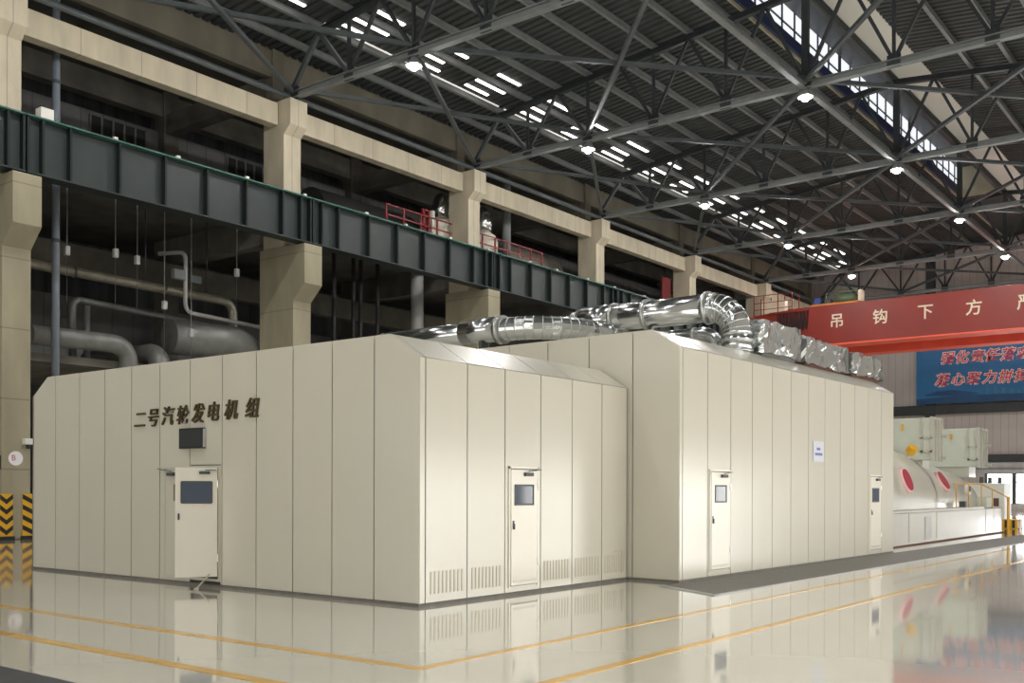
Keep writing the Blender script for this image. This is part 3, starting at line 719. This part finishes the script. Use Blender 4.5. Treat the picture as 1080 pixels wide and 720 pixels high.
for x in (20.2, 24.2, 27.2):
    tag(MB().box(x - .02, x + .02, 37.98, 38.02, 10.28, 13.45).build('pipe_hanger', 'steel_dark'), 'dark hanger bracket carrying the shiny horizontal pipe in the bay', 'bracket', 'pipe hangers')
for x in (31.6, 32.1, 34.3, 35.6, 36.1, 37.3):
    tag(MB().cyl((x, 37.6, 6.6), (x, 37.6, 13.44), .11, 12).build('riser_pipe', 'pipe_dark', smooth=True), 'thin dark riser pipe in the bay between the second and third columns', 'pipe', 'thin riser pipes')
for x, lab in ((24.6, 'dark barred window in the gallery back wall, first bay, nearer one'), (32.0, 'dark barred window in the gallery back wall past the second column')):
    t = thing('barred_window', (x + 1.4, 43.05, 16), lab, 'window')
    MB().box(x, x + 2.8, 43.04, 43.1, 16.2, 18.5).build('opening', 'black_matte', t)
    m = MB()
    for i in range(6): m.box(x + .56 * i - .04, x + .56 * i + .04, 42.98, 43.05, 16.2, 18.5)
    m.box(x - .04, x + 2.84, 42.98, 43.05, 17.3, 17.38); m.build('bars', 'bay_panel', t)
# silver domed vessels, hand rails on the gallery
for x, lab in ((40.55, 'cream vessel with a shiny silver dome on the gallery before the third column'), (44.0, 'cream vessel with a shiny silver dome on the gallery after the third column')):
    t = thing('domed_vessel', (x, 36.1, 14), lab, 'vessel', 'silver domed vessels')
    MB().lathe((x, 36.1, 14), [(.8, 0), (.85, .3), (.85, 1.55), (.72, 1.8), (.5, 1.95)], 28).build('body', 'insulation', t, smooth=True)
    MB().lathe((x, 36.1, 14), [(.52, 1.9), (.52, 2.6), (.48, 2.95), (.34, 3.25), (.12, 3.4), (.02, 3.42)], 28).build('dome', 'duct_metal', t, smooth=True)
    MB().box(x - 1.15, x - .95, 35.7, 35.95, 14, 16.2).build('gauge_post', 'white_paint', t, bevel=.04)
def railing(x0, x1, y, label, step=1.1):
    t = thing('guard_rail', ((x0 + x1) / 2, y, 14), label, 'railing', 'red guard rails on the gallery'); m = MB()
    n = max(1, round((x1 - x0) / step))
    for z in (14.5, 15.0, 15.5): m.bar((x0, y, z), (x1, y, z), .06)
    m.build('rails', 'red_rail', t)
    for i in range(n + 1):
        x = x0 + (x1 - x0) * i / n; MB().bar((x, y, 14), (x, y, 15.53), .07).build('post', 'red_rail', t)
railing(35.3, 40.2, 35.0, 'red guard rail on the gallery in front of the nearer domed vessel')
railing(41.6, 48.2, 35.05, 'red guard rail on the gallery beyond the third column')
t = thing('red_cabinet', (38.8, 35.2, 14), 'narrow red frame standing at the rail near the nearer domed vessel', 'frame')
for x in (38.1, 38.5): MB().box(x - .06, x + .06, 35.1, 35.25, 14, 15.9).build('upright', 'red_rail', t)
MB().box(38.1, 38.5, 35.1, 35.25, 15.8, 15.9).build('crossbar', 'red_rail', t)
tag(MB().box(62.9, 64.1, 35.3, 35.4, 14.0, 16.6).build('red_board', 'red_dim'), 'dark red board on the gallery just before the fifth column', 'board')
m = MB()
tag(MB().tube([(33, 38, 15.15), (39.5, 38, 15.15)], 1.15, 24).build('storage_drum', 'pipe_dark', smooth=True), 'large dark drum lying on the gallery before the domed vessels', 'drum')
tag(MB().tube([(47.5, 38.5, 15.3), (53.5, 38.5, 15.3)], 1.3, 24).build('storage_drum', 'pipe_beige', smooth=True), 'large pale drum lying on the gallery after the domed vessels', 'drum')

# =================================================================== BRIDGE CRANE
t = thing('bridge_crane', (73.5, 16, 13.9), 'red bridge crane spanning the hall with cream warning characters', 'crane')
G0 = -1.0
MB().prism([(72, y, z) for y, z in ((G0, 12.15), (28.9, 12.15), (29.6, 13.9), (32.6, 13.9), (32.6, 14.75), (29.2, 15.0), (G0, 15.0))], (1.5, 0, 0)).build('front_girder', 'red_crane', t, bevel=.02)
MB().prism([(75.6, y, z) for y, z in ((G0, 11.8), (26.6, 11.8), (28.6, 13.9), (32.6, 13.9), (32.6, 14.6), (G0, 14.6))], (1.5, 0, 0)).build('rear_girder', 'red_lit', t, bevel=.02)
MB().box(71.86, 73.6, G0, 28.6, 12.07, 12.17).build('girder_lip', 'red_lit', t)
MB().box(69.6, 79.4, 32.45, 33.15, 13.94, 14.6).build('end_carriage', 'red_crane', t, bevel=.03)
for ch, y in zip('吊钩下方严禁站人', (26.2, 23.15, 20.1, 17.02, 13.9, 10.8, 7.7, 4.6)):
    put_text(MB(), ch, 1.08, (71.985, y, 13.8), extrude=.012, offset=.014).build('character', 'letter_cream', t)
m = MB()
for i in range(9):
    y = 28.4 + i * .26; p = [Vector((71.75, y - .12 + .24 * j / 10, 14.7 - 1.35 * math.sin(math.pi * j / 10) - .05 * (i % 2))) for j in range(11)]; m.tube(p, .05, 6)
m.build('festoon_cables', 'black_matte', t)
MB().bar((71.75, 28.2, 14.78), (71.75, 31.2, 14.78), .1).build('cable_rail', 'red_crane', t)
m = MB()
for y in (29.6, 30.7, 31.8, 32.6):
    m.bar((72.1, y, 14.7), (72.1, y, 16.3), .06); m.bar((73.4, y, 14.7), (73.4, y, 16.3), .06)
for z in (15.2, 15.7, 16.25): m.bar((72.1, 29.6, z), (72.1, 32.6, z), .05)
m.build('hand_rail', 'red_rail', t)
MB().box(72.7, 73.3, 30.4, 32.2, 14.7, 15.9).build('power_cabinet', 'letter_cream', t, bevel=.03)
t = thing('crane_trolley', (74.5, 26.5, 15.0), 'crane trolley with orange and green gear on top of the red girders', 'trolley')
MB().box(72.4, 76.6, 24.8, 28.3, 15.0, 15.2).build('bed', 'orange', t, bevel=.02)
MB().cyl((73.2, 25.3, 15.6), (73.2, 26.7, 15.6), .3, 20).build('drum', 'green_paint', t, smooth=True)
MB().box(72.7, 73.2, 27.75, 28.2, 15.2, 15.75).build('motor', 'blue_paint', t, bevel=.05)
MB().box(72.7, 73.4, 24.7, 24.95, 15.2, 16.0).build('gear_case', 'letter_cream', t, bevel=.03)
MB().box(72.7, 73.3, 26.95, 27.4, 15.2, 15.6).build('brake_box', 'steel_mid', t, bevel=.04)
m = MB()
for y in (24.95, 26.9, 27.6): m.bar((73.6, y, 15.2), (73.6, y, 16.15), .07)
m.bar((73.6, 24.95, 16.15), (73.6, 27.6, 16.15), .07); m.bar((73.6, 24.95, 15.7), (73.6, 27.6, 15.7), .05)
m.build('service_frame', 'green_paint', t)

# =================================================================== BANNER ON THE END WALL
t = thing('wall_banner', (89.7, 20, 8.8), 'blue banner with red Chinese slogan on the far end wall', 'banner')
BXn = XEND - .45
MB().box(BXn - .06, BXn, 6, 25.7, 8.9, 13.7).build('sheet', 'banner_blue', t)
m = MB(); m.prism([(BXn - .075, y, z) for y, z in ((25.7, 8.9), (25.7, 9.35), (22, 9.55), (17, 9.45), (12, 9.6), (6, 9.4), (6, 8.9))], (.012, 0, 0)); m.build('shore_print', 'banner_navy', t)
m = MB(); m.prism([(BXn - .07, y, z) for y, z in ((25.0, 9.7), (24, 9.95), (22.8, 10.02), (21.4, 9.8), (20.6, 9.6), (22, 9.5), (25, 9.6))], (.008, 0, 0)); m.build('hill_print', 'banner_navy', t)
m = MB()
random.seed(8)
for i in range(26):
    y = 22 - i * .6; h_ = random.uniform(.25, .9); m.box(BXn - .068, BXn - .06, y - random.uniform(.12, .3), y, 9.4, 9.45 + h_)
m.build('skyline_print', 'banner_haze', t)
for body, y0, dy, z in (('强化责任落实', 23.15, 1.15, 12.68), ('凝心聚力拼搏', 23.6, 1.22, 10.88)):
    for i, ch in enumerate(body):
        p = (BXn - .075, y0 - dy * i, z + (.03 if i % 2 else 0))
        co = put_text(MB(), ch, 1.08, p, extrude=.004, offset=.065, shear=.2).build('character', 'banner_pink', t)
        put_text(MB(), ch, 1.08, (p[0] - .012, p[1], p[2]), extrude=.004, offset=.0, shear=.2).build('red_face', 'banner_red', co)

# =================================================================== TURBINE AT THE FAR RIGHT
t = thing('steam_turbine', (37, 12.5, 0), 'white steam turbine casing on a plinth beyond the tall enclosure, with red portholes', 'turbine')
MB().box(29.5, 44.4, 9.4, 17.2, .03, 1.0).build('plinth', 'machine_white', t, bevel=.02)
MB().box(29.4, 44.7, 9.36, 17.3, 0, .03).build('plinth_foot', 'brown_cloth', t)
MB().box(29.5, 41.0, 9.3, 17.2, 1.0, 1.09).build('plinth_ledge', 'machine_white', t, bevel=.02)
CY = 13.3
def section(x):
    u = (x - 29.5) / 14.5
    b_ = 2.95 - 1.5 * max(0, u) ** 1.2; a_ = 3.72 - .35 * u
    return a_, b_
def surf(x, th):
    a_, b_ = section(x); c_, s_ = math.cos(th), math.sin(th)
    return Vector((x, CY - a_ * math.copysign(abs(c_) ** .85, c_), 1.09 + b_ * abs(s_) ** .9))
m = MB(); xs = [29.5, 30.5, 32, 33.5, 35, 36.5, 38, 39.5, 41, 42, 42.8, 43.4, 43.6]; vs = []; nth = 30
for i, x in enumerate(xs):
    for j in range(nth + 1):
        p = surf(x, math.pi * j / nth)
        if i >= len(xs) - 2:
            k_ = (.94, .82)[i - len(xs) + 2]; p = Vector((p.x, CY + (p.y - CY) * k_, 1.09 + (p.z - 1.09) * k_))
        vs.append(p)
n = nth + 1
m.add(vs, [(i * n + j, i * n + j + 1, (i + 1) * n + j + 1, (i + 1) * n + j) for i in range(len(xs) - 1) for j in range(nth)] + [tuple(range((len(xs) - 1) * n, len(xs) * n))])
m.build('casing', 'machine_white', t, smooth=True)
for x, wd in ((36.4, .12), (31.9, .06)):
    m = MB(); vs = []
    for xx in (x, x + wd):
        for j in range(nth + 1):
            p = surf(xx, math.pi * j / nth); vs.append(Vector((p.x, CY + (p.y - CY) * 1.012, 1.09 + (p.z - 1.09) * 1.012)))
    m.add(vs, [(j, j + 1, n + j + 1, n + j) for j in range(nth)]); m.build('ring_seam', 'machine_white', t, smooth=True)
for x, thd, lab in ((33.0, 17.5, 'nearer red porthole'), (37.9, 22.5, 'farther red porthole')):
    th = R(thd); p = surf(x, th); nn = (surf(x, th + .02) - surf(x, th - .02)).cross(Vector((1, 0, 0))).normalized()
    if nn.y > 0: nn = -nn
    ph = MB().cyl(p - nn * .05, p + nn * .08, .40, 28).build('porthole', 'banner_pink', t, smooth=True, label=lab)
    MB().cyl(p + nn * .08, p + nn * .10, .36, 28).build('cover', 'red_disc', ph)
m = MB(); m.box(33.7, 34.35, 9.385, 9.40, .12, .85); m.build('plinth_opening', 'steel_pale', t)
m = MB()
for x in (32.0, 35.0, 41.6, 42.9): m.box(x, x + .02, 9.392, 9.40, .1, .98)
m.build('plinth_seam', 'vent_slot', t)
tg = MB().cyl((40.2, 9.75, 1.75), (40.2, 9.62, 1.75), .22, 20).build('pressure_gauge', 'white_paint', t)
MB().cyl((40.2, 9.62, 1.75), (40.2, 9.60, 1.75), .12, 20).build('dial', 'black_matte', tg)
MB().box(39.0, 39.25, 9.5, 9.7, 1.09, 1.3).build('switch', 'steel_mid', t)
MB().box(42.3, 43.2, 9.5, 9.9, 1.0, 1.45).build('pump_block', 'machine_green', t, bevel=.05)
MB().cyl((36.0, 10.75, 2.5), (35.9, 10.5, 3.04), .09, 12).build('cap_neck', 'machine_white', t)
MB().cyl((35.92, 10.54, 2.98), (35.85, 10.38, 3.16), .17, 16).build('relief_cap', 'yellow', t)
# tall box housings standing on the casing
def cover_box(x0, x1, y0, y1, z0, z1, label):
    t = thing('cover_housing', ((x0 + x1) / 2, (y0 + y1) / 2, z0), label, 'housing', 'box housings on the turbine')
    MB().box(x0, x1, y0 + .02, y1, z0, z1).build('shell', 'machine_green', t, bevel=.02)
    m = MB(); m.box(x0 - .05, x0 + .03, y0, y0 + .07, z0, z1 + .04); m.box(x0 - .05, x0 + .03, y0 + .3, y0 + .38, z0 + .25, z1); 
    m.box(x0 - .05, x0 + .02, y0, y0 + .38, z0 + .25, z0 + .32); m.box(x0 - .05, x0 + .02, y0, y0 + .38, (z0 + z1) / 2, (z0 + z1) / 2 + .05)
    m.build('edge_frame', 'machine_white', t)
    m = MB()
    for i in range(4):
        x = x0 + (x1 - x0) * i / 3; m.box(x - .03, x + .03, y0 - .06, y0 + .02, z0 - .05, z1 + .02)
    m.box(x0, x1, y0 - .04, y0 + .02, z1 - .06, z1 + .03)
    m.build('side_ribs', 'machine_white', t)
    m = MB()
    for z in (z0 + .08, z0 + .85): m.cyl((x1 - .1, y0 - .22, z), (x1 - .1, y0, z), .05, 10)
    m.build('bolt_lugs', 'machine_white', t)
    MB().box(x0 - .06, x0 - .048, y0 + .95, y0 + 1.03, z1 - .42, z1 - .2).build('lifting_label', 'yellow', t)
    m = MB(); m.box(x0 + .1, x1 - .2, y0 + .35, y1 - .1, z0 - .4, z0); m.build('foot_frame', 'machine_white', t)
cover_box(36.6, 37.7, 9.98, 12.2, 2.75, 4.2, 'pale green box housing on the turbine, the one beside the tall enclosure')
cover_box(42.6, 43.9, 9.9, 12.0, 2.62, 4.12, 'pale green box housing at the far end of the turbine')
t = thing('hand_railing', (41, 9.45, 1.0), 'yellow handrail on the turbine plinth sloping down at its far end', 'railing')
m = MB(); m.tube([(37.3, 9.45, 1.93), (41.2, 9.45, 1.93)], .024, 8); m.tube([(41.2, 9.45, 1.93), (44.95, 9.3, 1.40)], .026, 8); m.build('top_rail', 'yellow', t)
for x, z in ((37.6, 1.93), (39.3, 1.93), (41.2, 1.93), (42.9, 1.69)): MB().cyl((x, 9.45, 1.0), (x, 9.45, z), .02, 8).build('post', 'yellow', t)
MB().cyl((44.95, 9.3, 0.0), (44.95, 9.3, 1.42), .05, 8).build('end_post', 'yellow', t)
t = thing('floor_bollard', (49.4, 10.0, 0), 'yellow and black block standing on the floor past the yellow handrail', 'bollard')
m = MB(); m.box(48.8, 50.0, 9.72, 10.35, 0, .42); m.build('body', 'yellow', t, bevel=.03)
m = MB()
for y in (9.82, 10.12): m.box(48.785, 48.8, y, y + .12, .04, .38)
m.box(49.1, 49.4, 9.705, 9.72, .0, .42); m.build('stripes', 'black_matte', t)
t = thing('white_cabinet', (55, 11.8, 0), 'white machine cabinet with three caps in front of the bright end opening', 'cabinet')
MB().box(54.5, 56, 11.45, 13.2, 0, 2.05).build('body', 'white_paint', t, bevel=.03)
for y in (11.75, 12.2, 12.6): MB().cyl((54.9, y, 2.05), (54.9, y, 2.35), .1, 12).build('cap', 'steel_mid', t)
MB().box(54.48, 54.5, 11.7, 11.95, .9, 1.3).build('panel_label', 'brown_cloth', t)
